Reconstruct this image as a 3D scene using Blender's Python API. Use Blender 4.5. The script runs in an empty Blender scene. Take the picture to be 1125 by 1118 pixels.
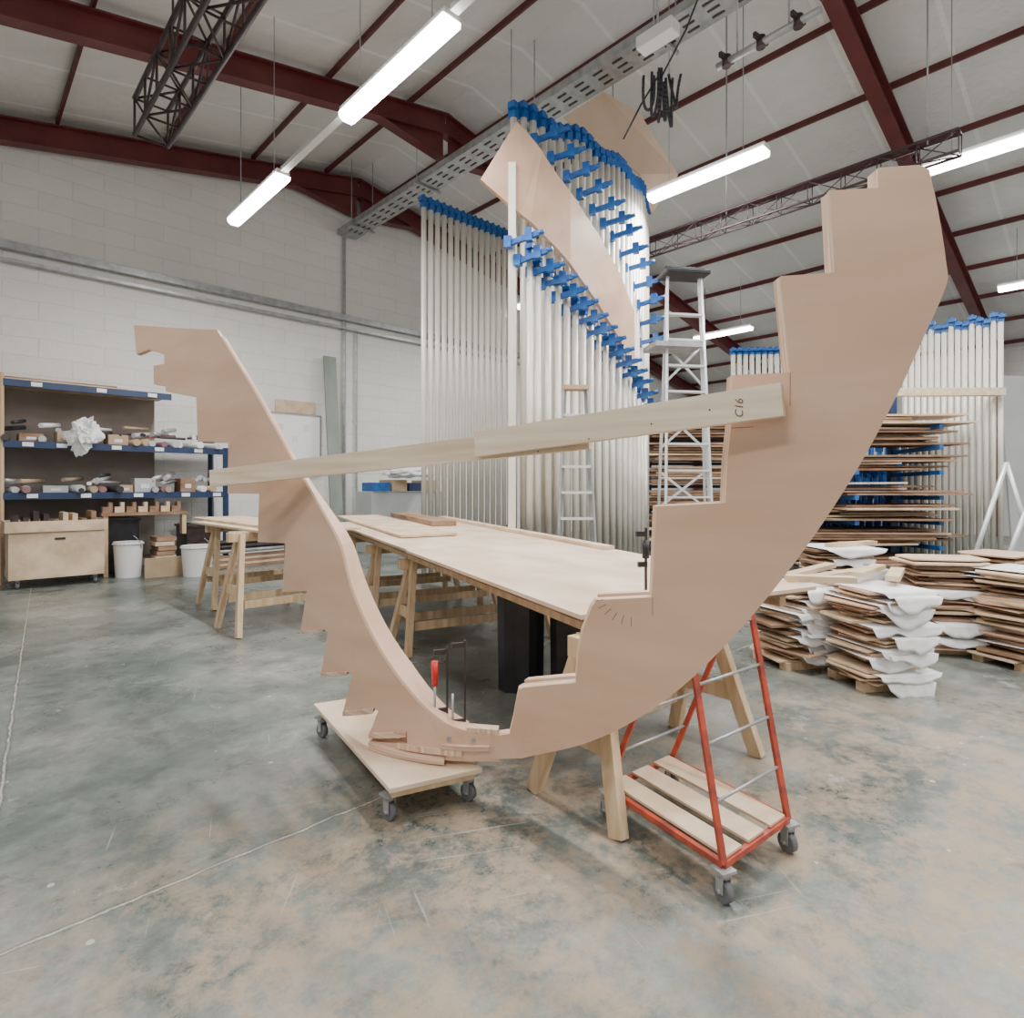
import bpy, bmesh, math, random
from mathutils import Vector, Matrix, noise
random.seed(7)
V=Vector
S=bpy.context.scene
COL=S.collection
# ---------------- site frame (building is turned against the camera's ground frame)
CA,SA=.723,.691
def B(x,y,z=0.): return V((CA*x-SA*y, SA*x+CA*y, z))
YAW=math.atan2(SA,CA)
# ---------------- materials
def M(name,c1,c2=None,scale=(4,4,4),rough=.6,metal=0.,bump=0.,emis=0.,detail=4,lo=.35,hi=.65,rot=0.,trans=0.):
    m=bpy.data.materials.new(name); m.use_nodes=True
    nt=m.node_tree; n=nt.nodes; l=nt.links; b=n['Principled BSDF']
    b.inputs['Base Color'].default_value=(*c1,1); b.inputs['Roughness'].default_value=rough; b.inputs['Metallic'].default_value=metal
    if emis:
        b.inputs['Emission Color'].default_value=(*c1,1); b.inputs['Emission Strength'].default_value=emis
    if c2 or bump:
        tc=n.new('ShaderNodeTexCoord'); mp=n.new('ShaderNodeMapping'); mp.inputs['Scale'].default_value=scale
        r=n.new('ShaderNodeVectorRotate'); r.rotation_type='Z_AXIS'; r.inputs['Angle'].default_value=-rot
        l.new(tc.outputs['Object'],r.inputs['Vector']); l.new(r.outputs[0],mp.inputs['Vector'])
        nz=n.new('ShaderNodeTexNoise'); nz.inputs['Scale'].default_value=1; nz.inputs['Detail'].default_value=detail
        l.new(mp.outputs[0],nz.inputs['Vector'])
        if c2:
            cr=n.new('ShaderNodeValToRGB'); e=cr.color_ramp.elements
            e[0].position=lo; e[1].position=hi; e[0].color=(*c1,1); e[1].color=(*c2,1)
            l.new(nz.outputs['Fac'],cr.inputs[0]); l.new(cr.outputs[0],b.inputs['Base Color'])
        if bump:
            bp=n.new('ShaderNodeBump'); bp.inputs['Strength'].default_value=bump; bp.inputs['Distance'].default_value=.02
            l.new(nz.outputs['Fac'],bp.inputs['Height']); l.new(bp.outputs[0],b.inputs['Normal'])
    return m
mdf=M('mdf',(.60,.375,.245),(.68,.455,.32),(1.2,1.2,6),.40,detail=7)
mdf2=M('mdf_edge',(.50,.30,.19),(.80,.60,.45),(2,110,2),.6,detail=2,rot=-.66)
blockm=M('ply_block',(.46,.27,.17),(.80,.60,.45),(2,2,110),.6,detail=2)
ribbonm=M('ribbon_ply',(.62,.39,.26),(.72,.49,.35),(2,2,3),.42)
pine=M('pine',(.62,.47,.31),(.80,.67,.50),(1.2,26,26),.6,detail=4,rot=-.58)
pineb=M('pine_pale',(.70,.55,.39),(.84,.72,.56),(1.2,30,30),.6,detail=4,rot=-.58)
pinev=M('pine_leg',(.50,.34,.19),(.68,.51,.32),(18,18,1.5),.6,detail=3)
ply=M('plywood',(.58,.42,.28),(.76,.61,.46),(1.6,3.2,3.2),.65,detail=14,rot=2.05,lo=.34,hi=.64)
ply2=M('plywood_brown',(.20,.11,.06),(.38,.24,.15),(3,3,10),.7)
ply3=M('plywood_light',(.54,.39,.25),(.74,.57,.40),(4,4,4),.7)
white=M('white_wrap',(.80,.80,.80),(.92,.92,.92),(6,6,6),.5)
redst=M('oxide_red_steel',(.100,.014,.016),(.14,.025,.025),(2,2,2),.45)
purl=M('purlin_steel',(.085,.016,.015),(.13,.03,.027),(2,2,2),.5)
galv=M('galvanised',(.33,.34,.34),(.46,.47,.47),(8,8,8),.4,.5)
pipem=M('pipe_steel',(.66,.62,.53),(.82,.79,.71),(3,3,1),.35,.08)
bluep=M('blue_clamp_paint',(.010,.08,.30),(.02,.14,.42),(9,9,9),.35)
bluerack=M('blue_rack_paint',(.012,.03,.09),(.02,.045,.12),(5,5,5),.4)
black=M('black_plastic',(.012,.012,.014),(.025,.025,.03),(6,6,6),.45)
darkst=M('dark_steel',(.04,.028,.028),(.075,.05,.05),(8,8,8),.45,.4)
redp=M('red_frame_paint',(.55,.075,.03),(.26,.045,.03),(16,16,16),.5,detail=8)
redh=M('red_handle',(.6,.02,.02),None,rough=.4)
alu=M('aluminium',(.66,.67,.68),(.78,.79,.80),(4,4,4),.3,.4)
rubber=M('rubber',(.13,.13,.135),None,rough=.6)
greyp=M('grey_panel',(.40,.42,.41),(.50,.51,.50),(1,1,1),.6)
greenp=M('grey_green_plank',(.24,.28,.24),(.32,.35,.31),(3,3,1),.7)
cardb=M('cardboard',(.40,.28,.17),(.50,.36,.23),(3,3,3),.8)
whitep=M('white_plastic',(.78,.78,.76),None,rough=.35)
lampm=M('lamp_glow',(1,1,1),None,emis=18)
paper=M('paper',(.80,.80,.78),None,rough=.7)
tagm=M('shelf_tag',(.85,.85,.82),None,rough=.5)
ink=M('ink',(.16,.10,.075),None,rough=.8)
# ---------------- mesh builder
class MB:
    def __init__(s): s.bm=bmesh.new()
    def hexa(s,p):
        v=[s.bm.verts.new(q) for q in p]
        for f in ((0,3,2,1),(4,5,6,7),(0,1,5,4),(1,2,6,5),(2,3,7,6),(3,0,4,7)): s.bm.faces.new([v[i] for i in f])
        return s
    def box(s,c,size,yaw=0.,tilt=0.,roll=0.):
        R=Matrix.Rotation(yaw,3,'Z')@Matrix.Rotation(tilt,3,'X')@Matrix.Rotation(roll,3,'Y'); c=V(c); x,y,z=[q/2 for q in size]
        return s.hexa([c+R@V(q) for q in ((-x,-y,-z),(x,-y,-z),(x,y,-z),(-x,y,-z),(-x,-y,z),(x,-y,z),(x,y,z),(-x,y,z))])
    def bar(s,a,b,w,h,side=None):
        a=V(a);b=V(b);d=(b-a).normalized()
        if side is None:
            side=d.cross(V((0,0,1)))
            if side.length<.05: side=V((1,0,0))
        side=V(side); side=(side-d*side.dot(d)).normalized(); up=side.cross(d).normalized()
        P=[]
        for e in (a,b):
            P+= [e-side*w/2-up*h/2, e+side*w/2-up*h/2, e+side*w/2+up*h/2, e-side*w/2+up*h/2]
        return s.hexa(P)
    def cyl(s,a,b,r,n=10,r2=None,caps=True):
        a=V(a);b=V(b);d=(b-a).normalized(); r2=r if r2 is None else r2
        u=d.orthogonal().normalized(); w=d.cross(u)
        A=[];C=[]
        for i in range(n):
            t=2*math.pi*i/n; o=u*math.cos(t)+w*math.sin(t)
            A.append(s.bm.verts.new(a+o*r)); C.append(s.bm.verts.new(b+o*r2))
        for i in range(n): s.bm.faces.new((A[i],A[(i+1)%n],C[(i+1)%n],C[i])).smooth=True
        if caps: s.bm.faces.new(A[::-1]); s.bm.faces.new(C)
        return s
    def path(s,pts,r,n=8):
        for a,b in zip(pts,pts[1:]): s.cyl(a,b,r,n)
        return s
    def prism(s,poly,vec):
        vec=V(vec); a=[s.bm.verts.new(V(p)) for p in poly]; b=[s.bm.verts.new(V(p)+vec) for p in poly]; n=len(poly)
        s.bm.faces.new(a[::-1]); s.bm.faces.new(b)
        for i in range(n): s.bm.faces.new((a[i],a[(i+1)%n],b[(i+1)%n],b[i]))
        return s
    def torus(s,c,axis,R,r,n=20,m=6,a0=0,a1=2*math.pi):
        axis=V(axis).normalized();u=axis.orthogonal().normalized();w=axis.cross(u);c=V(c)
        pts=[c+(u*math.cos(a0+(a1-a0)*i/n)+w*math.sin(a0+(a1-a0)*i/n))*R for i in range(n+1)]
        return s.path(pts,r,m)
    def done(s,name,mat,parent=None,bevel=0.,mat2=None,**k):
        bmesh.ops.recalc_face_normals(s.bm,faces=s.bm.faces[:])
        vs=[v.co for v in s.bm.verts]
        lo=V([min(v[i] for v in vs) for i in range(3)]); hi=V([max(v[i] for v in vs) for i in range(3)])
        o=V(((lo.x+hi.x)/2,(lo.y+hi.y)/2,lo.z))
        for v in s.bm.verts: v.co-=o
        me=bpy.data.meshes.new(name); s.bm.to_mesh(me); s.bm.free(); me.materials.append(mat)
        if mat2: me.materials.append(mat2)
        ob=bpy.data.objects.new(name,me); COL.objects.link(ob)
        if parent is not None: ob.parent=parent; ob.location=o-WL[parent.name]
        else: ob.location=o
        WL[ob.name]=o
        if bevel:
            md=ob.modifiers.new('bevel','BEVEL'); md.width=bevel; md.segments=2; md.limit_method='ANGLE'
        for a,b in k.items(): ob[a]=b
        return ob
WL={}
def thing(name,loc,label,category,group=None):
    e=bpy.data.objects.new(name,None); COL.objects.link(e); e.location=V(loc); e.empty_display_size=.2
    WL[e.name]=V(loc); e['label']=label; e['category']=category
    if group: e['group']=group
    return e
def copy_thing(root,loc,yaw=0.,scale=None,**k):
    r=root.copy(); COL.objects.link(r); r.location=V(loc); r.rotation_euler=(0,0,yaw); WL[r.name]=V(loc)
    if scale: r.scale=scale
    for a,b in k.items(): r[a]=b
    for c in root.children:
        q=c.copy(); COL.objects.link(q); q.parent=r
    return r
# =========================================================== STRUCTURE
# floor
fl=MB(); fl.hexa([V(p) for p in ((-12,-10,-.2),(24,-10,-.2),(24,12.4,-.2),(-12,12.4,-.2),(-12,-10,0),(24,-10,0),(24,12.4,0),(-12,12.4,0))])
bmesh.ops.recalc_face_normals(fl.bm,faces=fl.bm.faces[:])
me=bpy.data.meshes.new('floor'); fl.bm.to_mesh(me); fl.bm.free()
floor=bpy.data.objects.new('floor',me); COL.objects.link(floor); floor.rotation_euler=(0,0,YAW); floor['kind']='structure'
def newmat(name):
    global nt,n,l,b,tc
    m=bpy.data.materials.new(name); m.use_nodes=True; nt=m.node_tree;n=nt.nodes;l=nt.links;b=n['Principled BSDF']
    tc=n.new('ShaderNodeTexCoord'); return m
def nz(scale,detail=6,rough=.6,dist=0.,src=None):
    x=n.new('ShaderNodeTexNoise'); x.inputs['Scale'].default_value=scale; x.inputs['Detail'].default_value=detail; x.inputs['Roughness'].default_value=rough; x.inputs['Distortion'].default_value=dist
    l.new(src or tc.outputs['Object'],x.inputs['Vector']); return x.outputs['Fac']
def mapped(scale,rot):
    x=n.new('ShaderNodeVectorRotate'); x.rotation_type='Z_AXIS'; x.inputs['Angle'].default_value=rot; l.new(tc.outputs['Object'],x.inputs[0])
    y=n.new('ShaderNodeMapping'); y.inputs['Scale'].default_value=scale; l.new(x.outputs[0],y.inputs[0]); return y.outputs[0]
def ramp(fac,stops):
    r=n.new('ShaderNodeValToRGB'); e=r.color_ramp.elements
    while len(e)<len(stops): e.new(.5)
    for q,(p,c) in zip(e,stops): q.position=p; q.color=(*c,1) if len(c)==3 else c
    l.new(fac,r.inputs[0]); return r.outputs[0]
def mix(f,a,bb,mode='MIX'):
    x=n.new('ShaderNodeMix'); x.data_type='RGBA'; x.blend_type=mode
    for sk,val in ((0,f),(6,a),(7,bb)):
        if hasattr(val,'links'): l.new(val,x.inputs[sk])
        else: x.inputs[sk].default_value=val
    return x.outputs[2]
def mth(op,a,bb=0.):
    x=n.new('ShaderNodeMath'); x.operation=op
    for i,val in enumerate((a,bb)):
        if hasattr(val,'links'): l.new(val,x.inputs[i])
        else: x.inputs[i].default_value=val
    return x.outputs[0]
m=newmat('polished_concrete')
base=ramp(nz(.7,10,.62),[(.36,(.072,.092,.082)),(.46,(.13,.15,.138)),(.56,(.20,.212,.195)),(.68,(.29,.29,.27))])
med=ramp(nz(3.2,12,.78),[(.32,(.24,.26,.25)),(.5,(.5,.5,.5)),(.68,(.78,.77,.74))])
fine=ramp(nz(16,12,.85),[(.32,(.26,.26,.26)),(.68,(.72,.72,.70))])
c=mix(.7,base,med,'OVERLAY'); c=mix(.6,c,fine,'OVERLAY')
sep=n.new('ShaderNodeSeparateXYZ'); l.new(tc.outputs['Object'],sep.inputs[0])
def patch(cx,cy,ax,ay,rad):
    dx=mth('SUBTRACT',sep.outputs[0],cx); dy=mth('SUBTRACT',sep.outputs[1],cy)
    rr=mth('SQRT',mth('ADD',mth('MULTIPLY',mth('MULTIPLY',dx,dx),ax),mth('MULTIPLY',mth('MULTIPLY',dy,dy),ay)))
    return mth('MAXIMUM',mth('SUBTRACT',1.,mth('DIVIDE',rr,rad)),0.)
near=mth('MINIMUM',mth('MULTIPLY',mth('ADD',patch(1.1,1.5,.8,1.0,1.7),patch(3.0,.6,.4,.9,1.8)),1.5),1.)
dust=mth('MULTIPLY',near,ramp(nz(3.6,15,.85,.1),[(.45,(0,0,0)),(.56,(1,1,1))]))
c=mix(mth('MULTIPLY',dust,.85),c,(.37,.28,.19,1))
sp=ramp(nz(9,12,.85,.1),[(.59,(0,0,0)),(.65,(1,1,1))])
c=mix(mth('MULTIPLY',sp,.38),c,(.42,.39,.32,1))
wh=ramp(nz(2.3,12,.75,.1),[(.62,(0,0,0)),(.635,(1,1,1))])
c=mix(mth('MULTIPLY',wh,.35),c,(.50,.51,.47,1))
dk=ramp(nz(2.0,14,.8,.1),[(.37,(1,1,1)),(.44,(0,0,0))])
c=mix(mth('MULTIPLY',dk,.5),c,(.055,.07,.06,1))
for rt,th in ((.5,.70),(-.9,.71),(1.9,.71)):
    sc=ramp(nz(1,3,.5,.0,mapped((1.2,55,1),rt)),[(th,(0,0,0)),(th+.02,(1,1,1))])
    c=mix(mth('MULTIPLY',sc,.45),c,(.48,.48,.44,1))
vo=n.new('ShaderNodeTexVoronoi'); vo.inputs['Scale'].default_value=4.2; l.new(tc.outputs['Object'],vo.inputs['Vector'])
fk=mth('LESS_THAN',vo.outputs['Distance'],.05); c=mix(mth('MULTIPLY',fk,.55),c,(.62,.60,.52,1))
wig=mth('MULTIPLY',mth('SUBTRACT',nz(7,6,.7),.5),.04)
def line(expr,val,wd): return mth('LESS_THAN',mth('ABSOLUTE',mth('SUBTRACT',mth('ADD',expr,wig),val)),wd)
skew=mth('SUBTRACT',sep.outputs[0],mth('MULTIPLY',sep.outputs[1],.096))
def joint(w1): return mth('MINIMUM',mth('ADD',mth('ADD',line(sep.outputs[1],2.34,w1),line(skew,-.164,w1)),mth('ADD',line(sep.outputs[0],6.1,w1),line(sep.outputs[1],-2.4,w1))),1.)
c=mix(mth('MULTIPLY',joint(.014),.5),c,(.09,.10,.09,1))
c=mix(mth('MULTIPLY',joint(.005),ramp(nz(14,4,.7),[(.35,(.3,.3,.3)),(.6,(1,1,1))])),c,(.46,.44,.38,1))
l.new(c,b.inputs['Base Color'])
rg=ramp(nz(1.6,8,.65),[(.35,(.22,.22,.22)),(.7,(.44,.44,.44))])
l.new(mth('ADD',rg,mth('MULTIPLY',dust,.3)),b.inputs['Roughness'])
bp=n.new('ShaderNodeBump'); bp.inputs['Strength'].default_value=.12; bp.inputs['Distance'].default_value=.01; l.new(nz(22,6,.7),bp.inputs['Height']); l.new(bp.outputs[0],b.inputs['Normal'])
floor.data.materials.append(m)
# walls
wallm=newmat('painted_block_wall')
vr=n.new('ShaderNodeVectorRotate'); vr.rotation_type='Z_AXIS'; vr.inputs['Angle'].default_value=-YAW; l.new(tc.outputs['Object'],vr.inputs[0])
sx=n.new('ShaderNodeSeparateXYZ'); l.new(vr.outputs[0],sx.inputs[0]); cb=n.new('ShaderNodeCombineXYZ')
wob=mth('MULTIPLY',mth('SUBTRACT',nz(1.6,6,.7),.5),.10)
l.new(mth('ADD',mth('ADD',sx.outputs[0],sx.outputs[1]),wob),cb.inputs[0]); l.new(mth('ADD',sx.outputs[2],wob),cb.inputs[1])
br=n.new('ShaderNodeTexBrick'); br.inputs['Scale'].default_value=1; br.inputs['Brick Width'].default_value=.9; br.inputs['Row Height'].default_value=.30; br.inputs['Mortar Size'].default_value=.010; br.inputs['Mortar Smooth'].default_value=1
br.inputs['Color1'].default_value=(.85,.835,.80,1); br.inputs['Color2'].default_value=(.82,.805,.77,1); br.inputs['Mortar'].default_value=(.72,.705,.675,1); l.new(cb.outputs[0],br.inputs['Vector'])
st=ramp(nz(.9,12,.78),[(.30,(.36,.36,.35)),(.6,(.57,.57,.56))])
l.new(mix(.55,br.outputs[0],st,'OVERLAY'),b.inputs['Base Color']); b.inputs['Roughness'].default_value=.75
bp=n.new('ShaderNodeBump'); bp.inputs['Strength'].default_value=.7; bp.inputs['Distance'].default_value=.04; l.new(mth('SUBTRACT',nz(5,12,.8),mth('MULTIPLY',br.outputs[1],.2)),bp.inputs['Height']); l.new(bp.outputs[0],b.inputs['Normal'])
def roofz(bx): return 8.45-.2*abs(bx-6.7)
w=MB(); w.prism([B(-8.6,12.25,-.1),B(22.2,12.25,-.1),B(22.2,12.25,roofz(22)),B(6.7,12.25,8.45),B(-8.6,12.25,roofz(-8.6))],B(0,.25))
w.done('wall_north',wallm,kind='structure')
MB().hexa([B(22,-4,-.1),B(22.25,-4,-.1),B(22.25,12.25,-.1),B(22,12.25,-.1),B(22,-4,5.4),B(22.25,-4,5.4),B(22.25,12.25,5.4),B(22,12.25,5.4)]).done('wall_east',wallm,kind='structure')
# roof lining
lining=newmat('roof_lining'); vr=n.new('ShaderNodeVectorRotate'); vr.rotation_type='Z_AXIS'; vr.inputs['Angle'].default_value=-YAW
l.new(tc.outputs['Object'],vr.inputs[0]); sep=n.new('ShaderNodeSeparateXYZ'); l.new(vr.outputs[0],sep.inputs[0])
base=ramp(nz(.5,6),[(.3,(.66,.645,.62)),(.7,(.80,.785,.76))])
wv=mth('FRACT',mth('DIVIDE',sep.outputs[1],1.25)); seam=mth('LESS_THAN',wv,.05)
c=mix(mth('MULTIPLY',seam,.6),base,(.92,.92,.92,1)); l.new(c,b.inputs['Base Color']); b.inputs['Roughness'].default_value=.45
bp=n.new('ShaderNodeBump'); bp.inputs['Strength'].default_value=.7; bp.inputs['Distance'].default_value=.12; l.new(nz(1.3,4),bp.inputs['Height']); l.new(bp.outputs[0],b.inputs['Normal'])
for nm,a,c2 in (('ceiling',-8.8,6.7),('ceiling',6.7,22.3)):
    za,zb=roofz(a),roofz(c2)
    MB().hexa([B(a,-4,za),B(c2,-4,zb),B(c2,12.5,zb),B(a,12.5,za),B(a,-4,za+.12),B(c2,-4,zb+.12),B(c2,12.5,zb+.12),B(a,12.5,za+.12)]).done(nm,lining,kind='structure')
# purlins
k=1
bx=-8.0
while bx<21.5:
    z=roofz(bx)-.05
    MB().bar(B(bx,-3.9,z),B(bx,12.1,z),.04,.10).done('trim_%d'%k,purl,kind='structure'); k+=1; bx+=1.55
# rafters (I section) with ridge haunches
for by in (-3.5,2.65,8.8,12.0):
    w=MB(); side=B(0,1)
    for a,c2 in ((-8.6,6.7),(22.,6.7)):
        A=B(a,by,roofz(a)-.34); C=B(c2,by,roofz(c2)-.34)
        w.bar(A,C,.02,.36,side); w.bar(A+V((0,0,.18)),C+V((0,0,.18)),.2,.025,side); w.bar(A-V((0,0,.18)),C-V((0,0,.18)),.2,.025,side)
        sgn=-1 if a<6.7 else 1
        P1=B(6.7+sgn*.06,by-.01,roofz(6.7)-.5); P2=B(6.7+sgn*1.5,by-.01,roofz(8.2)-.5); P3=B(6.7+sgn*.06,by-.01,roofz(6.7)-1.0)
        w.prism([P1,P2,P3],B(0,.02)); w.bar(P2+B(0,.01),P3+B(0,.01),.2,.025,side)
        w.bar(B(a+(-.18 if sgn>0 else .18),by,0),B(a+(-.18 if sgn>0 else .18),by,roofz(a)-.2),.2,.36,side)
    w.done('trim_%d'%k,redst,kind='structure'); k+=1
# conduits on end wall
for z,h in ((5.18,.12),(4.95,.05)):
    MB().bar(B(-6,12.15,z),B(12,12.15,z),.14,h).done('trim_%d'%k,galv,kind='structure'); k+=1
MB().bar(B(6.45,12.2,.6),B(6.45,12.2,7.0),.06,.05).done('trim_%d'%k,galv,kind='structure'); k+=1
MB().bar(B(6.75,12.2,.6),B(6.75,12.2,5.0),.04,.04).done('trim_%d'%k,galv,kind='structure'); k+=1
# ceiling cable tray
t=thing('cable_tray',B(6.45,6,7.0),'long perforated galvanised cable tray hung below the roof ridge','cable tray')
w=MB(); w.bar(B(6.45,-3,6.98),B(6.45,12.1,6.98),.42,.02); w.bar(B(6.24,-3,7.03),B(6.24,12.1,7.03),.02,.12); w.bar(B(6.66,-3,7.03),B(6.66,12.1,7.03),.02,.12)
fs=len(w.bm.faces)
for i in range(46):
    y=-2.8+i*.32
    for dx in (-.12,0,.12): w.bar(B(6.45+dx,y,6.966),B(6.45+dx,y+.15,6.966),.03,.01)
w.bm.faces.ensure_lookup_table()
for f in w.bm.faces[fs:]: f.material_index=1
w.done('tray',galv,t,mat2=darkst)
for y in (-1,1.5,4,6.5,9,11.4):
    w=MB()
    for dx in (-.25,.25): w.cyl(B(6.45+dx,y,6.94),B(6.45+dx,y,roofz(6.45+dx)),.008,6)
    w.bar(B(6.15,y,6.94),B(6.75,y,6.94),.04,.04)
    w.done('hanger',galv,t)
def rods(t,lst,mat=galv):
    for a,b_,r in lst: MB().cyl(a,b_,r,6).done('hanger',mat,t)
# lattice trusses
def lattice(p,q,wd,ht,nseg,rc,rd,mat,name,label,cat='truss'):
    p=V(p);q=V(q);d=(q-p).normalized();s=d.cross(V((0,0,1))).normalized();u=s.cross(d)
    cs=[s*wd/2+u*ht/2,-s*wd/2+u*ht/2,-s*wd/2-u*ht/2,s*wd/2-u*ht/2]
    t=thing(name,(p+q)/2,label,cat)
    for c in cs: MB().cyl(p+c,q+c,rc,8).done('chord',mat,t)
    w=MB()
    L=(q-p)/nseg
    for i in range(nseg):
        for a in range(4):
            c1,c2=cs[a],cs[(a+1)%4]
            w.cyl(p+L*i+c1,p+L*(i+1)+c2,rd,6) if (i+a)%2 else w.cyl(p+L*i+c2,p+L*(i+1)+c1,rd,6)
            w.cyl(p+L*i+c1,p+L*i+c2,rd,6)
    for a in range(4): w.cyl(q+cs[a],q+cs[(a+1)%4],rd,6)
    w.done('lacing',mat,t)
    return t
tt=lattice(B(1.73,-1,5.65),B(1.73,7.9,5.65),.34,.42,18,.026,.013,darkst,'lattice_truss','dark steel square lattice truss hung under the roof')
rods(tt,[(B(1.73,y,5.85),B(1.73,y,roofz(1.73)),.012) for y in (1,4.,7.)],darkst)
tt=lattice(B(8.07,1.3,5.2),B(8.07,6.4,5.2),.16,.24,13,.016,.007,darkst,'lattice_truss','slim dark grey steel lattice girder hung under the roof')
rods(tt,[(B(8.07,y,5.3),B(8.07,y,roofz(8.07)),.01) for y in (1.6,4.,6.)])
t=thing('pipe_fixture',(2.5,5.85,5.7),'slim galvanised tube fixture with brackets hung from the ceiling','ceiling fixture')
w=MB(); w.cyl((2.15,6.2,5.80),(2.85,5.45,5.80),.035,12); w.done('tube',galv,t)
for f in (.1,.45,.8):
    x=2.15+.7*f;y=6.2-.75*f; w=MB(); w.bar((x-.09,y-.06,5.84),(x+.09,y+.06,5.84),.03,.05); w.cyl((x,y,5.75),(x,y,5.86),.045,10); w.done('bracket',darkst,t)
rods(t,[((2.3,6.04,5.83),(2.3,6.04,7.7),.01),((2.65,5.66,5.83),(2.65,5.66,7.6),.01)])
t=thing('ceiling_junction_box',(1.65,6.5,5.5),'white junction box with cover hung on the cable tray','electrical box')
w=MB(); w.box((1.6,6.5,6.35),(.45,.18,.14),YAW+1.57); w.done('body',whitep,t,bevel=.01)
w=MB(); w.cyl((1.6,6.5,6.42),(1.6,6.5,8.2),.012,6); w.done('hanger',galv,t)
# black cables
t=thing('hanging_cable',(1.5,5.9,4.7),'bundle of looped black cables hanging from the ceiling','cable')
random.seed(3)
for i in range(6):
    w=MB(); x0=1.36+.045*i; d=.34+.26*((i*37)%5)/5; pts=[]
    for j in range(25):
        a=j/24; pts.append(V((x0+.035*i*a+.055*math.cos(math.pi*a)*(1-.5*i/5)+.012*math.sin(7*a+i),5.9+.03*i,5.50+.06*(i%3)-d*math.sin(math.pi*a))))
    w.path(pts,.014,6); w.done('loop',black,t)
w=MB(); w.path([V((1.50,5.95,5.52)),V((1.75,5.95,6.0)),V((2.1,5.95,6.9)),V((2.05,5.95,8.15))],.010,6); w.done('lead',black,t)
w=MB(); w.path([V((1.12,5.95,4.9)),V((1.30,5.95,5.25)),V((1.48,5.95,5.55))],.010,6); w.done('lead',black,t)
# lamps; some out of view are extra, added for lighting
def lamp(bx,by0,by1,z,grp,power=165):
    L=by1-by0; c=B(bx,(by0+by1)/2,z)
    t=thing('fluorescent_light',c,'long bright white fluorescent batten light hung from the roof','light',grp)
    w=MB(); w.bar(B(bx,by0,z+.04),B(bx,by1,z+.04),.17,.06); w.done('housing',whitep,t)
    w=MB(); w.prism([B(bx-.10,by0+.01,z+.012),B(bx-.095,by0+.01,z-.04),B(bx-.055,by0+.01,z-.075),B(bx+.055,by0+.01,z-.075),B(bx+.095,by0+.01,z-.04),B(bx+.10,by0+.01,z+.012)],B(0,L-.02)); w.done('diffuser',lampm,t)
    rods(t,[(B(bx,y,z+.06),B(bx,y,roofz(bx)),.006) for y in (by0+.3,by1-.3)])
    ld=bpy.data.lights.new('lamp_light','AREA'); ld.shape='RECTANGLE'; ld.size=.16; ld.size_y=L; ld.energy=power; ld.color=(1,.995,.985)
    lo=bpy.data.objects.new('lamp_light',ld); COL.objects.link(lo); lo.parent=t; lo.location=(0,0,-.09); lo.rotation_euler=(0,0,YAW)
for a,c2 in ((9.55,7.7),(6.0,4.1),(2.4,.6),(-1.1,-2.9)): lamp(3.2,c2,a,5.5,'ceiling lights above the stringer')  # last two hang out of view, extra lamps put in for lighting
for a,c2 in ((4.7,3.05),(-.6,-2.3),(9.6,8.0)): lamp(7.2 if a<9 else 9.4,c2,a,5.5,'ceiling lights near the ridge')  # middle one is an extra lamp out of view, kept for its light
lamp(9.15,.1,1.86,5.5,'ceiling lights near the ridge')
lamp(14.9,6.7,8.3,5.5,'ceiling lights at the far side',220)
lamp(15.7,.2,1.9,5.5,'ceiling lights at the far side',220)
lamp(-1.5,4.,6.,5.2,'ceiling lights above the stringer',110); lamp(-1.5,-.5,1.5,5.2,'ceiling lights above the stringer',110)  # extra pair of lamps outside the camera view
for a,c2 in ((6.02,7.68),(2.42,4.08)):
    MB().bar(B(3.2,a,5.56),B(3.2,c2,5.56),.09,.05).done('light_rail',whitep,label='white trunking rail linking two fluorescent lights',category='light rail',group='trunking between the lights')
# =========================================================== STRINGERS
K=[(-3.6,5.22),(-3.11,4.9),(-2.084,4.2),(-1.454,3.6),(-1.02,3.12),(-.678,2.8),(-.464,2.68),(-.252,2.62),(0,2.585),(0.3,2.351),(2,1.025)]
def g(x):
    N=len(K)
    for i in range(N-1):
        if x<=K[i+1][0] or i==N-2:
            x0,y0=K[i];x1,y1=K[i+1]
            m0=(K[i+1][1]-K[i-1][1])/(K[i+1][0]-K[i-1][0]) if i>0 else (y1-y0)/(x1-x0)
            m1=(K[i+2][1]-K[i][1])/(K[i+2][0]-K[i][0]) if i<N-2 else (y1-y0)/(x1-x0)
            h=x1-x0;s=(x-x0)/h
            return (2*s**3-3*s*s+1)*y0+(s**3-2*s*s+s)*h*m0+(-2*s**3+3*s*s)*y1+(s**3-s*s)*h*m1
def sheet(poly,th,off=0.,cuts=.12,smooth_=False):
    w=MB(); bm=w.bm
    f=bm.faces.new([bm.verts.new((x,0,z)) for x,z in poly])
    x=min(p[0] for p in poly)+cuts; mx=max(p[0] for p in poly)
    while x<mx:
        bmesh.ops.bisect_plane(bm,geom=bm.verts[:]+bm.edges[:]+bm.faces[:],plane_co=(x,0,0),plane_no=(1,0,0)); x+=cuts
    r=bmesh.ops.extrude_face_region(bm,geom=bm.faces[:])
    nv=set(v for v in r['geom'] if isinstance(v,bmesh.types.BMVert))
    for f in bm.faces:
        k_=sum(v in nv for v in f.verts)
        f.material_index=0 if k_ in (0,len(f.verts)) else 1
    for v in bm.verts:
        y=g(v.co.x)
        v.co.y=y+off+(th if v in nv else 0)
    return w
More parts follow.
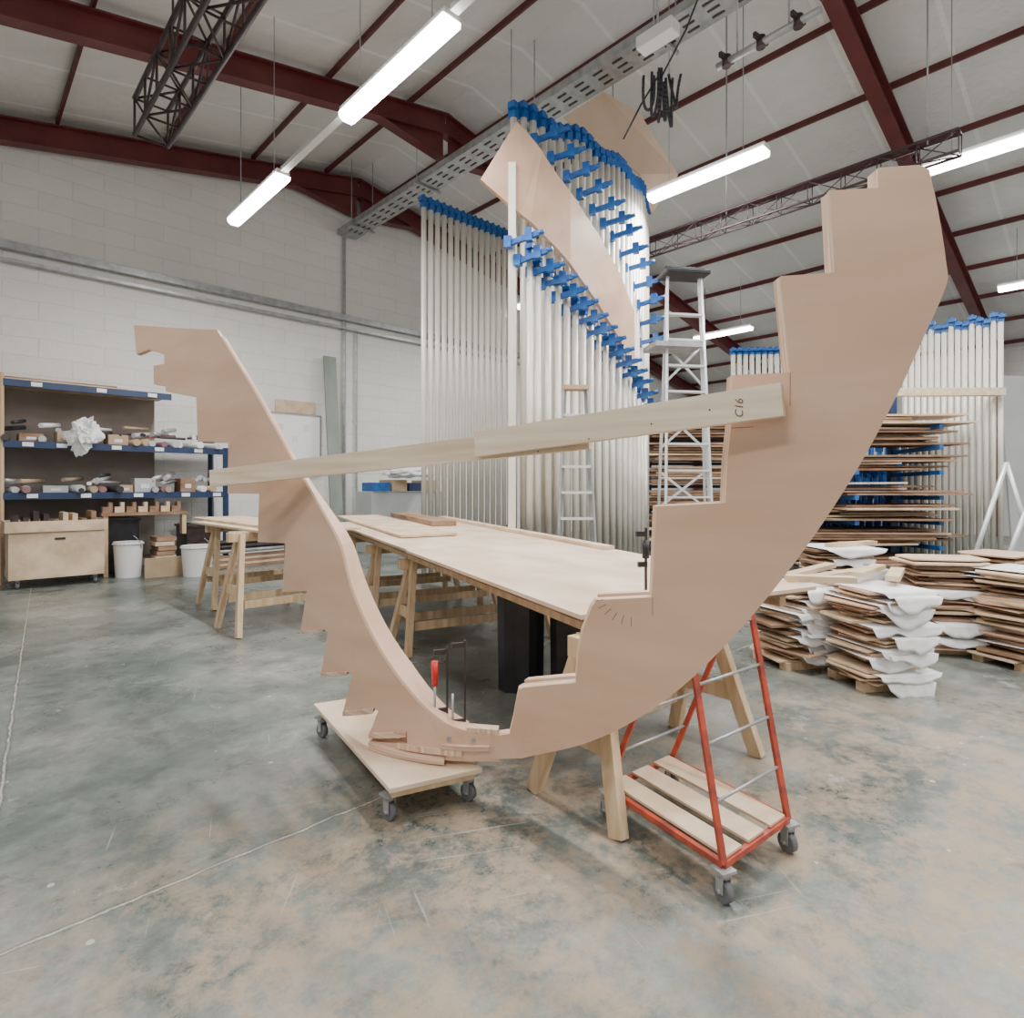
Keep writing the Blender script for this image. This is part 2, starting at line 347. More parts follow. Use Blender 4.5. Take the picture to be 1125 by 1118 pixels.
def smooth(pts,k=3):
    out=[]
    for i in range(len(pts)-1):
        p0=pts[max(i-1,0)];p1=pts[i];p2=pts[i+1];p3=pts[min(i+2,len(pts)-1)]
        for j in range(k):
            t=j/k
            out.append(tuple(.5*(2*p1[a]+(p2[a]-p0[a])*t+(2*p0[a]-5*p1[a]+4*p2[a]-p3[a])*t*t+(3*p1[a]-p0[a]-3*p2[a]+p3[a])*t**3) for a in (0,1)))
    return out+[pts[-1]]
R1=[(-.09,.200),(-.075,.305),(-.01,.320),(.008,.40),(.022,.48),(.030,.520),(.047,.534),(.259,.611),(.269,.742),(.282,.82),(.300,.88),(.317,.93),(.334,.957),(.518,.994),(.530,1.33),(.728,1.347),(.733,1.493),(.742,1.601),(.747,1.779),(.889,1.767),(.867,2.081),(.989,2.058),(.979,2.313),(1.080,2.282),(1.08,2.341),(1.158,2.316)]
R2=smooth([(1.176,2.295),(1.192,2.176),(1.207,2.019),(1.206,1.957),(1.166,1.825),(1.115,1.664),(1.048,1.482),(.976,1.316),(.893,1.147),(.805,.988),(.711,.835),(.595,.672),(.469,.53),(.331,.408),(.179,.305),(.04,.225)])
t=thing('stair_stringer',(0,2.6,.2),'tan laminated stringer with stepped notches and curved outer edge','stair stringer')
sheet(R1+R2,.055).done('stepped_panel',mdf,t,mat2=mdf2)
for (a,c2,e) in (((.045,.534),(.259,.611),.014),((.334,.957),(.518,.994),.012),((.530,1.33),(.728,1.347),.004)):
    w=MB(); w.prism([(a[0]+.01,g(a[0])+.056,a[1]-.12),(c2[0]+.01,g(c2[0])+.056,c2[1]-.12),(c2[0]+.01,g(c2[0])+.056,c2[1]+e),(a[0]+.01,g(a[0])+.056,a[1]+e)],(.02,.04,0)); w.done('backing_block',mdf2,t)
for i in range(6):
    a=math.radians(200+i*14); cx,cz=.45,.99
    p=(cx+.10*math.cos(a),cz+.08*math.sin(a)); q=(cx+.135*math.cos(a),cz+.115*math.sin(a))
    w=MB(); w.bar((p[0],g(p[0])-.0008,p[1]),(q[0],g(q[0])-.0008,q[1]),.001,.0016,(0,1,0)); w.done('pencil_mark',ink,t)
for (x0,z0,x1,z1) in ((.889,1.765,.889,1.66),(.742,1.60,.80,1.60),(.518,.994,.518,.93)):
    w=MB(); w.bar((x0,g(x0)-.0008,z0),(x1,g(x1)-.0008,z1),.001,.0014,(0,1,0)); w.done('pencil_mark',ink,t)
top=[(-2.105,2.522),(-1.889,2.269),(-1.601,1.948),(-1.313,1.612),(-1.112,1.4),(-.963,1.235),(-.862,1.105),(-.795,.914),(-.69,.735),(-.56,.568),(-.415,.424),(-.30,.342),(-.20,.312)]
L1=smooth(top)
L2=[(-.055,.305),(-.055,.192),(-.45,.183),(-.675,.178),(-.670,.202),(-.475,.238),(-.480,.290),(-.673,.234),(-.625,.356),(-.650,.362),(-.839,.287),(-.780,.487),(-.81,.492),(-.998,.428),(-.950,.651),(-.98,.660),(-1.178,.599),(-1.118,.835),(-1.359,.780),(-1.325,1.072),(-1.621,1.050),(-1.605,1.358),(-1.976,1.355),(-1.966,1.71),(-2.328,1.740),(-2.345,2.07),(-2.72,2.153),(-2.72,2.196),(-2.875,2.227),(-2.875,2.374),(-2.735,2.37),(-2.735,2.442),(-2.936,2.515),(-3.11,2.50),(-3.149,2.749)]
t=thing('stair_stringer',(-.5,2.7,.18),'tan laminated stringer with sawtooth steps curving up to a hooked top','stair stringer')
sheet(L1+L2,.055).done('stepped_panel',mdf,t,mat2=mdf2)
rp=[p for p in L1 if p[1]<2.5]
w=MB(); pr=None; NR=len(rp)
for i,(x,z) in enumerate(rp):
    y=g(x); a=rp[max(i-1,0)];c2=rp[min(i+1,NR-1)]; d=V((c2[0]-a[0],c2[1]-a[1])).normalized(); nx,nz_=abs(d.y),abs(d.x)
    f=min(1,max(0,(1.55-z)/.7)); f=f*f*(3-2*f); e=min(1,max(0,(NR-1-i)/8))
    dep=.055+.20*f*(.25+.75*e)
    q=[w.bm.verts.new(p) for p in ((x,y,z),(x+.012*nx,y,z+.012*nz_),(x+.012*nx,y+dep,z+.012*nz_),(x,y+dep,z))]
    if pr:
        for j in range(4): w.bm.faces.new((pr[j],pr[(j+1)%4],q[(j+1)%4],q[j]))
    else: w.bm.faces.new(q)
    pr=q
w.bm.faces.new(pr[::-1]); w.done('bent_ribbon',ribbonm,t)
# laminated tread layers: strips following the curve of the sheet
def strip(pts,h,front,back,mat,name='step_block'):
    w=MB(); pr=None
    for x,z in pts:
        y=g(x); q=[w.bm.verts.new(p) for p in ((x,y-front,z-h),(x,y-front,z),(x,y+back,z),(x,y+back,z-h))]
        if pr:
            for j in range(4): w.bm.faces.new((pr[j],pr[(j+1)%4],q[(j+1)%4],q[j]))
        else: w.bm.faces.new(q)
        pr=q
    w.bm.faces.new(pr[::-1]); w.done(name,mat,t)
def seg(a,c2,n_=5): return [(a[0]+(c2[0]-a[0])*i/n_,a[1]+(c2[1]-a[1])*i/n_) for i in range(n_+1)]
strip(seg((-.675,.200),(-.30,.206)),.032,.020,.09,blockm)
strip(seg((-.52,.236),(-.22,.240)),.026,.012,.09,mdf2)
strip(seg((-.31,.262),(-.10,.262)),.020,.016,.09,blockm)
strip(seg((-.675,.242),(-.480,.294)),.022,.016,.09,blockm)
strip(seg((-.839,.289),(-.65,.364)),.022,.014,.085,blockm)
strip(seg((-.998,.430),(-.81,.494)),.016,.012,.08,blockm)
strip(seg((-1.178,.601),(-.98,.662)),.012,.010,.075,blockm)
for x in (-.28,-.17):
    w=MB(); w.cyl((x,g(x)-.002,.285),(x,g(x)-.010,.285),.010,10); w.done('bolt',galv,t)
w=MB(); w.bar((-.20,g(-.20)+.03,.325),(-.06,g(-.06)+.03,.318),.05,.022); w.done('top_cleat',mdf2,t)
# spreader beam (two lapped studs)
b1=MB().bar((.848,1.850,1.673),(-.145,2.500,1.580),.045,.104).done('spreader_beam',pineb,label='long pale pine stud bracing the two stringers',category='wood beam')
b2=MB().bar((.30,2.268,1.596),(-1.80,3.55,1.452),.032,.100).done('spreader_beam',pine,label='long thin pine stud screwed behind the bracing beam',category='wood beam')
d=(V((-.145,2.505,1.577))-V((.848,1.855,1.673))).normalized(); nn=V((-d.y,d.x,0)).normalized(); nn=-nn if nn.y>0 else nn
def stamp(body,size,pos):
    tx=bpy.data.curves.new('stamp','FONT'); tx.body=body; tx.size=size; tx.extrude=.0003; tx.shear=.25
    to=bpy.data.objects.new('stamp',tx); COL.objects.link(to); dg=bpy.context.evaluated_depsgraph_get(); tme=bpy.data.meshes.new_from_object(to.evaluated_get(dg)); bpy.data.objects.remove(to)
    tme.materials.append(ink); to=bpy.data.objects.new('stamp',tme); COL.objects.link(to); to.parent=b1
    X=V((0,0,1)); Z=nn; Y=Z.cross(X)
    mm=Matrix((X,Y,Z)).transposed().to_4x4(); mm.translation=pos-WL[b1.name]; to.matrix_local=mm
P0=V((.848,1.850,1.673))
stamp('C16',.036,P0+d*.115+nn*.0236+V((0,0,-.042)))
for f in (.22,.42,.66,.88):
    w=MB(); c=P0+d*f+nn*.0220+V((0,0,-.093*f+.02)); w.cyl(c,c+nn*.002,.003,8); w.done('screw',darkst,b1)
# =========================================================== WORK TABLE
A=V((.30,2.58,0)); DL=V((-.470,.883,0)); DA=V((.883,.47,0))
def T(al,ac,z): return A+DL*al+DA*ac+V((0,0,z))
def tz(al): return .80+.022*al
t=thing('work_table',T(2.7,.8,0),'long plywood work table top covered with light wood dust','work table')
def slab(a0,a1,c0,c1,dz,th):
    return MB().hexa([T(a0,c0,tz(a0)+dz),T(a1,c0,tz(a1)+dz),T(a1,c1,tz(a1)+dz),T(a0,c1,tz(a0)+dz),T(a0,c0,tz(a0)+dz+th),T(a1,c0,tz(a1)+dz+th),T(a1,c1,tz(a1)+dz+th),T(a0,c1,tz(a0)+dz+th)])
slab(0,2.44,0,1.6,.022,.02).done('table_top',ply,t)
slab(2.446,5.4,.02,1.59,.022,.02).done('table_top',ply,t)
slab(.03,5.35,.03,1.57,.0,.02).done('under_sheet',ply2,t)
for ac in (.15,.8,1.45): w=MB(); w.bar(T(.1,ac,tz(.1)-.04),T(5.3,ac,tz(5.3)-.04),.05,.075); w.done('support_batten',pinev,t)
def sawhorse(c,ang,L,h,spread,label,grp='wooden sawhorses',splay=.12,rails=(-1,1)):
    t=thing('sawhorse',(c[0],c[1],0),label,'sawhorse',grp)
    d=V((math.cos(ang),math.sin(ang),0));p=V((-d.y,d.x,0));c=V((c[0],c[1],0))
    MB().bar(c-d*L/2+V((0,0,h-.045)),c+d*L/2+V((0,0,h-.045)),.07,.09).done('top_beam',pinev,t,bevel=.003)
    for s in (-1,1):
        for q in (-1,1):
            MB().bar(c+d*s*(L/2-.12)+p*q*.04+V((0,0,h-.02)),c+d*s*(L/2-.12+splay)+p*q*spread/2,.05,.07,d).done('leg',pinev,t,bevel=.003)
        e=c+d*s*(L/2-.12+splay*.55)
        MB().bar(e-p*spread*.33+V((0,0,h*.42)),e+p*spread*.33+V((0,0,h*.42)),.022,.09).done('brace',pinev,t)
    for q in rails:
        MB().bar(c-d*(L/2-.08)+p*q*spread*.36+V((0,0,h*.30)),c+d*(L/2-.1)+p*q*spread*.36+V((0,0,h*.30)),.022,.07).done('side_rail',pinev,t)
    return t
sawhorse((.69,2.91),math.atan2(.68,.80),1.12,.755,.50,'pine sawhorse under the near end of the work table',rails=(1,))
for al,lab in ((2.8,'pine sawhorse under the middle of the work table'),(3.9,'pine sawhorse under the middle of the work table'),(5.0,'pine sawhorse under the far end of the work table')):
    c=T(al,.75,0); sawhorse((c.x,c.y),math.atan2(DA.y,DA.x),1.4,tz(al)-.08,.5,lab)
slab(3.3,6.2,.22,.80,.05,.022).done('plywood_board',ply3,label='loose plywood board lying on the work table',category='wood board')
slab(4.4,6.1,.95,1.25,.045,.06).done('timber_plank',ply2,label='thick timber plank lying on the work table',category='wood plank')
slab(1.8,5.6,1.48,1.58,.045,.03).done('timber_plank',ply3,label='long narrow timber batten along the table edge',category='wood plank')
for bx,by,lab in ((2.5,6.0,'pine sawhorse carrying loose boards'),(2.75,7.5,'pine sawhorse carrying loose boards beside the wall')):
    c=B(bx,by); sawhorse((c.x,c.y),YAW,1.1,.96,.6,lab)
for i,(x0,x1,y0,y1,z) in enumerate(((2.15,2.55,5.7,7.9,.962),(2.6,3.1,5.5,8.2,.962),(2.3,2.9,5.8,8.4,.988))):
    MB().hexa([B(x0,y0,z),B(x1,y0,z),B(x1,y1,z),B(x0,y1,z),B(x0,y0,z+.022),B(x1,y0,z+.022),B(x1,y1,z+.022),B(x0,y1,z+.022)]).done('plywood_board',ply3,label='long plywood board resting across sawhorses',category='wood board',group='boards on the sawhorses')
# black bins under the table
for i,(x,y,r) in enumerate(((.06,4.15,.3),(.42,4.02,.2))):
    t=thing('plastic_bin',(x,y,0),'tall black folded plastic bin under the work table','bin','black bins under the table')
    w=MB(); s=.17
    n0=12; lowv=[];topv=[]
    for j in range(n0):
        a=2*math.pi*j/n0; rr_=s*(1 if j%2 else .88)*(1.12 if j%3==0 else 1)
        lowv.append(w.bm.verts.new((x+rr_*.95*math.cos(a+r),y+rr_*.95*math.sin(a+r),0))); topv.append(w.bm.verts.new((x+rr_*math.cos(a+r),y+rr_*math.sin(a+r),.70-.05*i)))
    for j in range(n0): w.bm.faces.new((lowv[j],lowv[(j+1)%n0],topv[(j+1)%n0],topv[j]))
    w.bm.faces.new(lowv[::-1]); w.done('body',black,t)
    w=MB(); w.torus((x,y,.69-.05*i),(0,0,1),s,.012,18,6); w.done('rim',black,t)
t=thing('bar_clamp',(.66,2.92,.84),'small black bar clamp standing on the work table','clamp')
w=MB(); w.bar((.66,2.92,.845),(.66,2.92,1.20),.010,.022); w.done('bar',darkst,t)
w=MB(); w.bar((.66,2.92,1.17),(.61,2.91,1.17),.018,.025); w.done('jaw',black,t)
w=MB(); w.bar((.665,2.92,1.02),(.62,2.91,1.02),.018,.025); w.done('jaw',black,t)
w=MB(); w.cyl((.66,2.92,1.05),(.66,2.92,1.14),.018,10); w.done('handle',black,t)
for i,(x,y,z0,z1) in enumerate(((-.215,2.71,.30,.70),(-.30,2.74,.34,.66))):
    t=thing('bar_clamp',(x,y,z0),'black steel bar clamp with red screw handle gripping the stringer','clamp','clamps at the stringer foot')
    w=MB(); w.bar((x,y,z0),(x,y,z1),.008,.018); w.done('bar',darkst,t)
    for zz in (z1-.02,z0+.03): w=MB(); w.bar((x,y,zz),(x-.06,y-.02,zz),.014,.022); w.done('jaw',darkst,t)
    w=MB(); w.cyl((x-.055,y-.02,z0+.02),(x-.055,y-.02,z0+.16),.006,8); w.done('screw',galv,t)
    if i: w=MB(); w.cyl((x-.055,y-.02,z0+.15),(x-.055,y-.02,z0+.26),.013,12,.016); w.done('handle',redh,t,label='red grooved screw handle')
# =========================================================== DOLLY
def caster(t,x,y,h,yaw=0.,r=None,red=False):
    r=r or h*.33
    w=MB(); d=V((math.cos(yaw),math.sin(yaw),0))
    w.cyl(V((x,y,r))-d*.013,V((x,y,r))+d*.013,r,18); w.done('wheel',rubber,t)
    w=MB(); w.box((x,y,h-.005),(.06,.06,.010),yaw); w.cyl((x,y,h-.03),(x,y,h-.008),.022,12)
    for s in (-1,1): w.bar(V((x,y,r*.9))+d*s*.018,V((x,y,h-.02))+d*s*.018,.004,.032,d)
    w.cyl(V((x,y,r))-d*.024,V((x,y,r))+d*.024,.006,8); w.done('fork',galv,t)
P=[V((-1.13,3.37,0)),V((-.50,2.42,0)),V((-.13,2.60,0)),V((-.76,3.55,0))]
t=thing('platform_dolly',(-.63,2.98,0),'low plywood platform dolly on four swivel casters','dolly')
w=MB(); w.prism([p+V((0,0,.145)) for p in P],(0,0,.022)); w.done('platform',ply,t,bevel=.003)
c=sum(P,V((0,0,0)))/4
for a,b_ in ((0,3),(1,2)):
    pa=P[a].lerp(c,.1);pb=P[b_].lerp(c,.1); w=MB(); w.bar(pa+V((0,0,.130)),pb+V((0,0,.130)),.07,.03); w.done('crossbar',pinev,t)
for p in P: q=p.lerp(c,.13); caster(t,q.x,q.y,.115,.9)
# =========================================================== RED TROLLEY
W1=V((.715,2.0,0));W2=V((1.06,2.275,0));W3=V((.75,2.78,0));W4=V((.405,2.505,0))
T1=V((.66,2.30,1.0));T2=V((1.01,2.56,1.0)); up=V((0,0,.125))
t=thing('sheet_trolley',(.73,2.39,0),'worn red steel A-frame sheet trolley on swivel casters','trolley')
w=MB()
for a,b_ in ((W1,W2),(W2,W3),(W3,W4),(W4,W1)): w.bar(a+up,b_+up,.020,.020)
w.done('base_frame',redp,t)
for a,b_ in ((W1,T1),(W2,T2),(W3,T2),(W4,T1)):
    MB().bar(a+up,b_,.020,.020).done('post',redp,t)
MB().bar(T1,T2,.020,.020).done('top_rail',redp,t)
for f in (.2,.40,.62,.82):
    MB().cyl((W1+up).lerp(T1,f),(W2+up).lerp(T2,f),.006,8).done('rung',galv,t)
    MB().cyl((W4+up).lerp(T1,f),(W3+up).lerp(T2,f),.006,8).done('rung',galv,t)
for f0,f1 in ((.04,.26),(.36,.60),(.70,.95)):
    a=W1.lerp(W2,f0)+V((0,0,.138)); b_=W1.lerp(W2,f1)+V((0,0,.138)); e=(W4-W1)
    w=MB(); w.prism([a,b_,b_+e,a+e],(0,0,.010)); w.done('base_slat',ply3,t)
for p in (W1,W2,W3,W4): caster(t,p.x,p.y,.114,.4)
# =========================================================== PIPE CLAMP RACKS
def pipe_clamp(x,y,z1,grp,label,z0=.0,pm=None):
    t=thing('pipe_clamp',(x,y,z0),label,'clamp',grp)
    w=MB(); w.cyl((x,y,z0),(x,y,z1-.05),.040,10); w.done('pipe',pm or pipem,t)
    w=MB(); w.box((x,y,z1-.08),(.09,.09,.16),YAW); w.box((x-.02,y-.06,z1-.05),(.07,.09,.07),YAW); w.cyl((x,y,z1-.04),(x,y,z1+.04),.028,8); w.done('clamp_head',bluep,t)
    return t
proto=pipe_clamp(B(5.24,7.42).x,B(5.24,7.42).y,5.8,'pipe clamps standing in the tall rack','tall silver pipe clamp with blue head standing upright')
for i in range(1,15): copy_thing(proto,B(5.24+i*.128,7.42,0))
arc=[(.02,6.81),(.405,7.03),(.82,7.33),(1.22,7.73),(1.6,8.17),(1.9,8.67),(2.09,9.2)]
def along(arc,s):
    L=[math.dist(a,b_) for a,b_ in zip(arc,arc[1:])]; tot=sum(L); d=s*tot
    for (a,b_,q) in zip(arc,arc[1:],L):
        if d<=q+1e-9: f=d/q; return tuple(a[j]+(b_[j]-a[j])*f for j in range(len(a)))
        d-=q
    return arc[-1]
N=26
for i in range(N):
    x,y=along(arc,i/(N-1)); copy_thing(proto,(x,y,0),.15-.5*i/N,scale=(1.05,1.05,1+.008*math.sin(i)),group='pipe clamps clamping the curved lamination')
MB().bar(B(5.1,7.55,.7),B(7.3,7.55,.7),.05,.08).done('clamp_rack_rail',bluerack,label='dark blue steel rail behind the standing pipe clamps',category='rack rail')
MB().bar((.0,6.5,0),(.0,6.5,4.95),.08,.08,(1,0,0)).done('timber_post',M('cream_post',(.72,.68,.58),(.80,.76,.67),(9,9,2),.6),label='tall cream white post beside the pipe clamps',category='post')
sa=[(-.14,6.42,5.06),(.27,6.60,4.76),(.68,6.88,4.42),(1.05,7.22,4.07),(1.40,7.60,3.70),(1.66,8.0,3.35)]
w=MB(); pr=None; hw=.42
fin=[]
for i in range(len(sa)-1):
    for j in range(5):
        fin.append(V(sa[i]).lerp(V(sa[i+1]),j/5))
fin.append(V(sa[-1]))
for i,p in enumerate(fin):
    a=fin[max(i-1,0)];c2=fin[min(i+1,len(fin)-1)];d=(c2-a).normalized();h=V((d.y,-d.x,0)).normalized()
    th=.045; u=(V((0,0,1))-d*d.z*max(0,.9-.11*i)).normalized()
    q=[w.bm.verts.new(v) for v in (p-u*hw,p+u*hw,p+u*hw-h*th,p-u*hw-h*th)]
    if pr:
        for j in range(4): w.bm.faces.new((pr[j],pr[(j+1)%4],q[(j+1)%4],q[j]))
    else: w.bm.faces.new(q)
    pr=q
w.bm.faces.new(pr[::-1]); w.done('bent_lamination',ribbonm,label='curved tan laminated board held in the pipe clamps',category='wood board')
def cross_clamp(p,d,grp,label):
    t=thing('cross_clamp',p,label,'clamp',grp)
    d=V(d).normalized(); p=V(p)
    w=MB(); w.bar(p-d*.17,p+d*.20,.045,.055); w.done('bar',bluep,t)
    for o,hh in ((-.15,.075),(.09,.085)):
        w=MB(); w.bar(p+d*o+V((0,0,hh)),p+d*o-V((0,0,hh*.6)),.08,.08,d); w.done('jaw',bluep,t)
    w=MB(); w.cyl(p+d*.18,p+d*.26,.026,8); w.done('handle',bluep,t)
    return t
cp=cross_clamp((0,0,0),(.92,-.30,.20),'blue cross clamps on the lamination','blue steel cross clamp gripping the curved board')
cps=[]
up_=[(.398,6.75,5.40),(.759,6.95,5.12),(1.02,7.2,4.95),(1.23,7.4,4.80),(1.43,7.7,4.74),(1.56,7.9,4.55),(1.73,8.15,4.40),(1.83,8.25,4.20),(1.93,8.4,4.02),(1.95,8.5,3.75),(1.97,8.5,3.5)]
dn_=[(.10,6.35,4.06),(.22,6.4,3.85),(.476,6.6,3.70),(.72,6.8,3.50),(.947,7.0,3.30),(1.16,7.2,3.12),(1.35,7.4,2.97),(1.57,7.7,2.75),(1.68,7.85,2.6),(1.785,8.0,2.48),(1.80,8.05,2.3)]
for i in range(13): cps.append(along(up_,i/12))
for i in range(16): cps.append(along(dn_,i/15))
for i,c in enumerate(cps):
    if i==0: cp.location=V(c)
    else: copy_thing(cp,c,.10*math.sin(i*1.7))
for i in range(18):
    x,y,z=along(dn_,(i+.7)/18.5)
    copy_thing(proto,(x+.04,y+.14,0),.3,scale=(.95,.95,(z+.10)/5.8),group='pipe clamps in front of the lamination')
w=MB()
pts=[(.66,7.6,6.15),(1.28,8.3,6.95),(1.85,8.5,6.75),(2.5,8.9,6.1),(2.15,9.1,5.6),(1.85,8.6,5.95)]
w.prism([V(p) for p in pts],(0,.03,.0)); w.done('curved_plywood_panel',M('panel_tan',(.60,.43,.30),(.67,.50,.37),(1,1,1),.6),label='tan curved plywood panel fixed above the clamps',category='wood panel')
# right racks of clamps
for i in range(15):
    f=i/14; x=6.35+(7.25-6.35)*f; y=9.56+(8.78-9.56)*f
    copy_thing(proto,(x,y,0),0,scale=(.9,.9,(3.95+.05*math.sin(i*2))/5.8),group='pipe clamps beside the lumber rack')
for i in range(12):
    f=i/11; copy_thing(proto,(4.0+1.2*f,10.7-.1*f,0),0,scale=(1,1,3.9/5.8),group='pipe clamps behind the lumber rack')
proto2=pipe_clamp(5.0,9.85,1.9,'blue painted clamps behind the lumber rack','short blue painted pipe clamp standing behind the rack',pm=bluep)
for r_ in range(3):
    for i in range(14):
        if r_ or i: copy_thing(proto2,(5.0+.14*i+.05*r_,9.85+.2*r_,0),0,scale=(1.1,1.1,(1.2+.55*r_+.15*math.sin(3*i+r_))/1.9))
# =========================================================== LADDERS
t=thing('platform_ladder',(2.25,7.4,0),'tall silver platform ladder with black top tray','ladder')
zt=4.0
FL=[V((1.80,6.95,0)),V((2.42,7.05,0))]; BL=[V((2.0,8.25,0)),V((2.75,8.35,0))]; TL=[V((1.92,7.30,zt)),V((2.34,7.37,zt))]
for a,b_ in zip(FL,TL): MB().bar(a,b_,.03,.07).done('front_rail',alu,t)
for a,b_ in zip(BL,TL): MB().bar(a,b_,.03,.06).done('rear_leg',alu,t)
for i in range(1,12):
    f=i/12.5; MB().bar(FL[0].lerp(TL[0],f),FL[1].lerp(TL[1],f),.09,.025).done('step',alu,t)
for i in range(1,5):
    f=i/5; w=MB(); w.bar(BL[0].lerp(TL[0],f),BL[1].lerp(TL[1],f-.12),.02,.03); w.bar(BL[1].lerp(TL[1],f),BL[0].lerp(TL[0],f-.12),.02,.03); w.done('cross_brace',alu,t)
w=MB(); w.box((1.98,7.3,3.12),(.60,.42,.06),.15); w.done('platform',galv,t)
w=MB(); w.box((2.12,7.32,zt+.02),(.56,.34,.05),.15); w.bar((1.86,7.20,zt+.06),(2.38,7.28,zt+.06),.03,.07);w.bar((1.86,7.44,zt+.06),(2.38,7.50,zt+.06),.03,.07); w.done('tray',black,t,bevel=.01,label='black plastic tool tray')
sy=-.45
t=thing('step_ladder',(.68,6.45,0),'silver aluminium step ladder with wooden top','ladder')
f0=[V((.46,6.5+sy,0)),V((.88,6.5+sy,0))]; f1=[V((.55,6.66+sy,2.42)),V((.78,6.66+sy,2.42))]; r0=[V((.48,6.95+sy,0)),V((.86,6.95+sy,0))]
for a,b_ in zip(f0,f1): MB().bar(a,b_,.025,.06).done('front_rail',galv,t)
for a,b_ in zip(r0,f1): MB().bar(a,b_+V((0,.06,0)),.02,.04).done('rear_leg',galv,t)
for i in range(1,9): f=i/9; MB().bar(f0[0].lerp(f1[0],f),f0[1].lerp(f1[1],f),.08,.025).done('step',alu,t)
MB().box((.665,6.69+sy,2.445),(.28,.16,.045)).done('top_cap',cardb,t)
# =========================================================== SHELVING at end wall
t=thing('shelving_unit',B(.6,11.7),'dark blue steel pallet shelving against the white wall','shelving unit')
for bx in (-2.4,.55,3.62):
    for by in (11.22,12.05):
        h=2.1 if bx==3.62 else 3.05
        MB().bar(B(bx,by,0),B(bx,by,h),.08,.06).done('post',bluerack if bx!=.55 else pinev,t)
def bbox(mb,x0,x1,y0,y1,z0,z1): return mb.hexa([B(x0,y0,z0),B(x1,y0,z0),B(x1,y1,z0),B(x0,y1,z0),B(x0,y0,z1),B(x1,y0,z1),B(x1,y1,z1),B(x0,y1,z1)])
for z,x1 in ((2.92,2.75),(2.03,3.62),(1.27,3.62)):
    bbox(MB(),-2.4,x1,11.2,11.26,z-.05,z+.05).done('front_beam',bluerack,t)
    bbox(MB(),-2.4,x1,11.26,12.1,z+.02,z+.04).done('shelf',ply3 if z>2.5 else bluerack,t)
bbox(MB(),-2.4,2.7,12.12,12.16,.2,2.95).done('back_panel',M('shelf_back',(.24,.20,.17),(.30,.25,.22),(2,2,2),.8),t)
for z,xs in ((2.92,(.9,1.7,2.4)),(2.03,(.8,1.2,1.9,2.5,3.1)),(1.27,(.85,1.5,2.2,2.9,3.4))):
    for x in xs: w=MB(); bbox(w,x,x+.13,11.185,11.2,z-.03,z+.03); w.done('label_tag',tagm,t,label='small white blank shelf label')
for i in range(3):
    bbox(MB(),-.5+.2*i,2.3-.15*i,11.35,12.0,2.965+.022*i,2.985+.022*i).done('plywood_board',ply3 if i%2 else ply2,label='plywood offcut lying on the top shelf',category='wood board',group='boards on the top shelf')
rollc=[paper,cardb,greyp,greyp,M('roll_tan',(.38,.29,.21)),M('roll_dark',(.05,.045,.045)),M('roll_black',(.03,.03,.035)),M('roll_mauve',(.25,.13,.13)),galv]
random.seed(17)
for z in (2.072,1.312):
    x=.66
    while x<3.38:
        r=random.uniform(.03,.065)
        if not(z>2 and 1.30<x<1.70):
            if random.random()<.20:
                wd=random.uniform(.16,.32); hh=random.uniform(.10,.26)
                t=thing('carton',B(x+wd/2,11.6,z),'small cardboard box among the rolls on the shelf','box','boxes on the shelves')
                bbox(MB(),x,x+wd,11.35,11.75,z,z+hh).done('body',random.choice((cardb,darkst,greyp,bluerack,ply2)),t,bevel=.004)
                w=MB(); bbox(w,x+.3*wd,x+.7*wd,11.345,11.35,z+.3*hh,z+.6*hh); w.done('side_label',paper,t)
                x+=wd+.02; continue
            mt=random.choice(rollc)
            tl=random.uniform(-.12,.12)
            t=thing('paper_roll',B(x,11.6,z),'rolled sheet of paper lying on the shelf','paper roll','rolls on the shelves')
            w=MB(); w.cyl(B(x+tl,11.28-random.uniform(0,.18),z+r),B(x,11.95,z+r),r,14); w.done('roll',mt,t)
            for lvl in range(random.choice((1,1,2))):
                rr2=random.uniform(.02,.045); hh=z+2*r+rr2+.004+.09*lvl+.02*random.random()
                t=thing('paper_roll',B(x,11.65,z+2*r),'rolled sheet of paper stacked on other rolls','paper roll','rolls on the shelves')
                w=MB(); w.cyl(B(x-random.uniform(-.2,.3),11.35,hh+random.uniform(0,.06)),B(x+.2,11.7,hh+random.uniform(.02,.12)),rr2,12); w.done('roll',random.choice(rollc),t)
        x+=2*r+random.uniform(.01,.05)
def blob(name,c,s,mat,seed,amp=.25,**k):
    w=MB(); bmesh.ops.create_icosphere(w.bm,subdivisions=4,radius=1)
    for v in w.bm.verts:
        nn_=1+amp*noise.noise(v.co*1.6+V((seed,0,0)))+amp*.5*noise.noise(v.co*5+V((seed,3,0)))
        v.co=V(c)+V((v.co.x*s[0]*nn_,v.co.y*s[1]*nn_,v.co.z*s[2]*nn_))
    return w.done(name,mat,**k)
blob('plastic_bag',B(1.52,11.02,2.20),(.19,.11,.23),white,5,.75,label='crumpled white plastic bag hanging over the shelf edge',category='bag')
def bucket(p,r,h,label):
    t=thing('bucket',p,label,'bucket','buckets below the shelving'); x,y,z=p
    w=MB(); w.cyl((x,y,0),(x,y,h),r*.86,24,r,caps=False); w.cyl((x,y,.002),(x,y,.012),r*.86,24); w.cyl((x,y,h-.02),(x,y,h-.004),r*.99,24); w.done('body',whitep,t)
    w=MB(); w.torus((x,y,h-.03),(0,0,1),r*1.02,.012,24,6); w.done('rim',whitep,t)
    w=MB(); w.torus((x,y-.02,h-.04),(0,1,.5),r*1.04,.006,16,6,math.pi*0,math.pi); w.done('handle',galv,t)
bucket((-5.0,9.40,0),.23,.48,'round white plastic bucket with lid on the floor')
bucket((-6.0,9.25,0),.2,.55,'round white plastic bucket partly under the shelf')
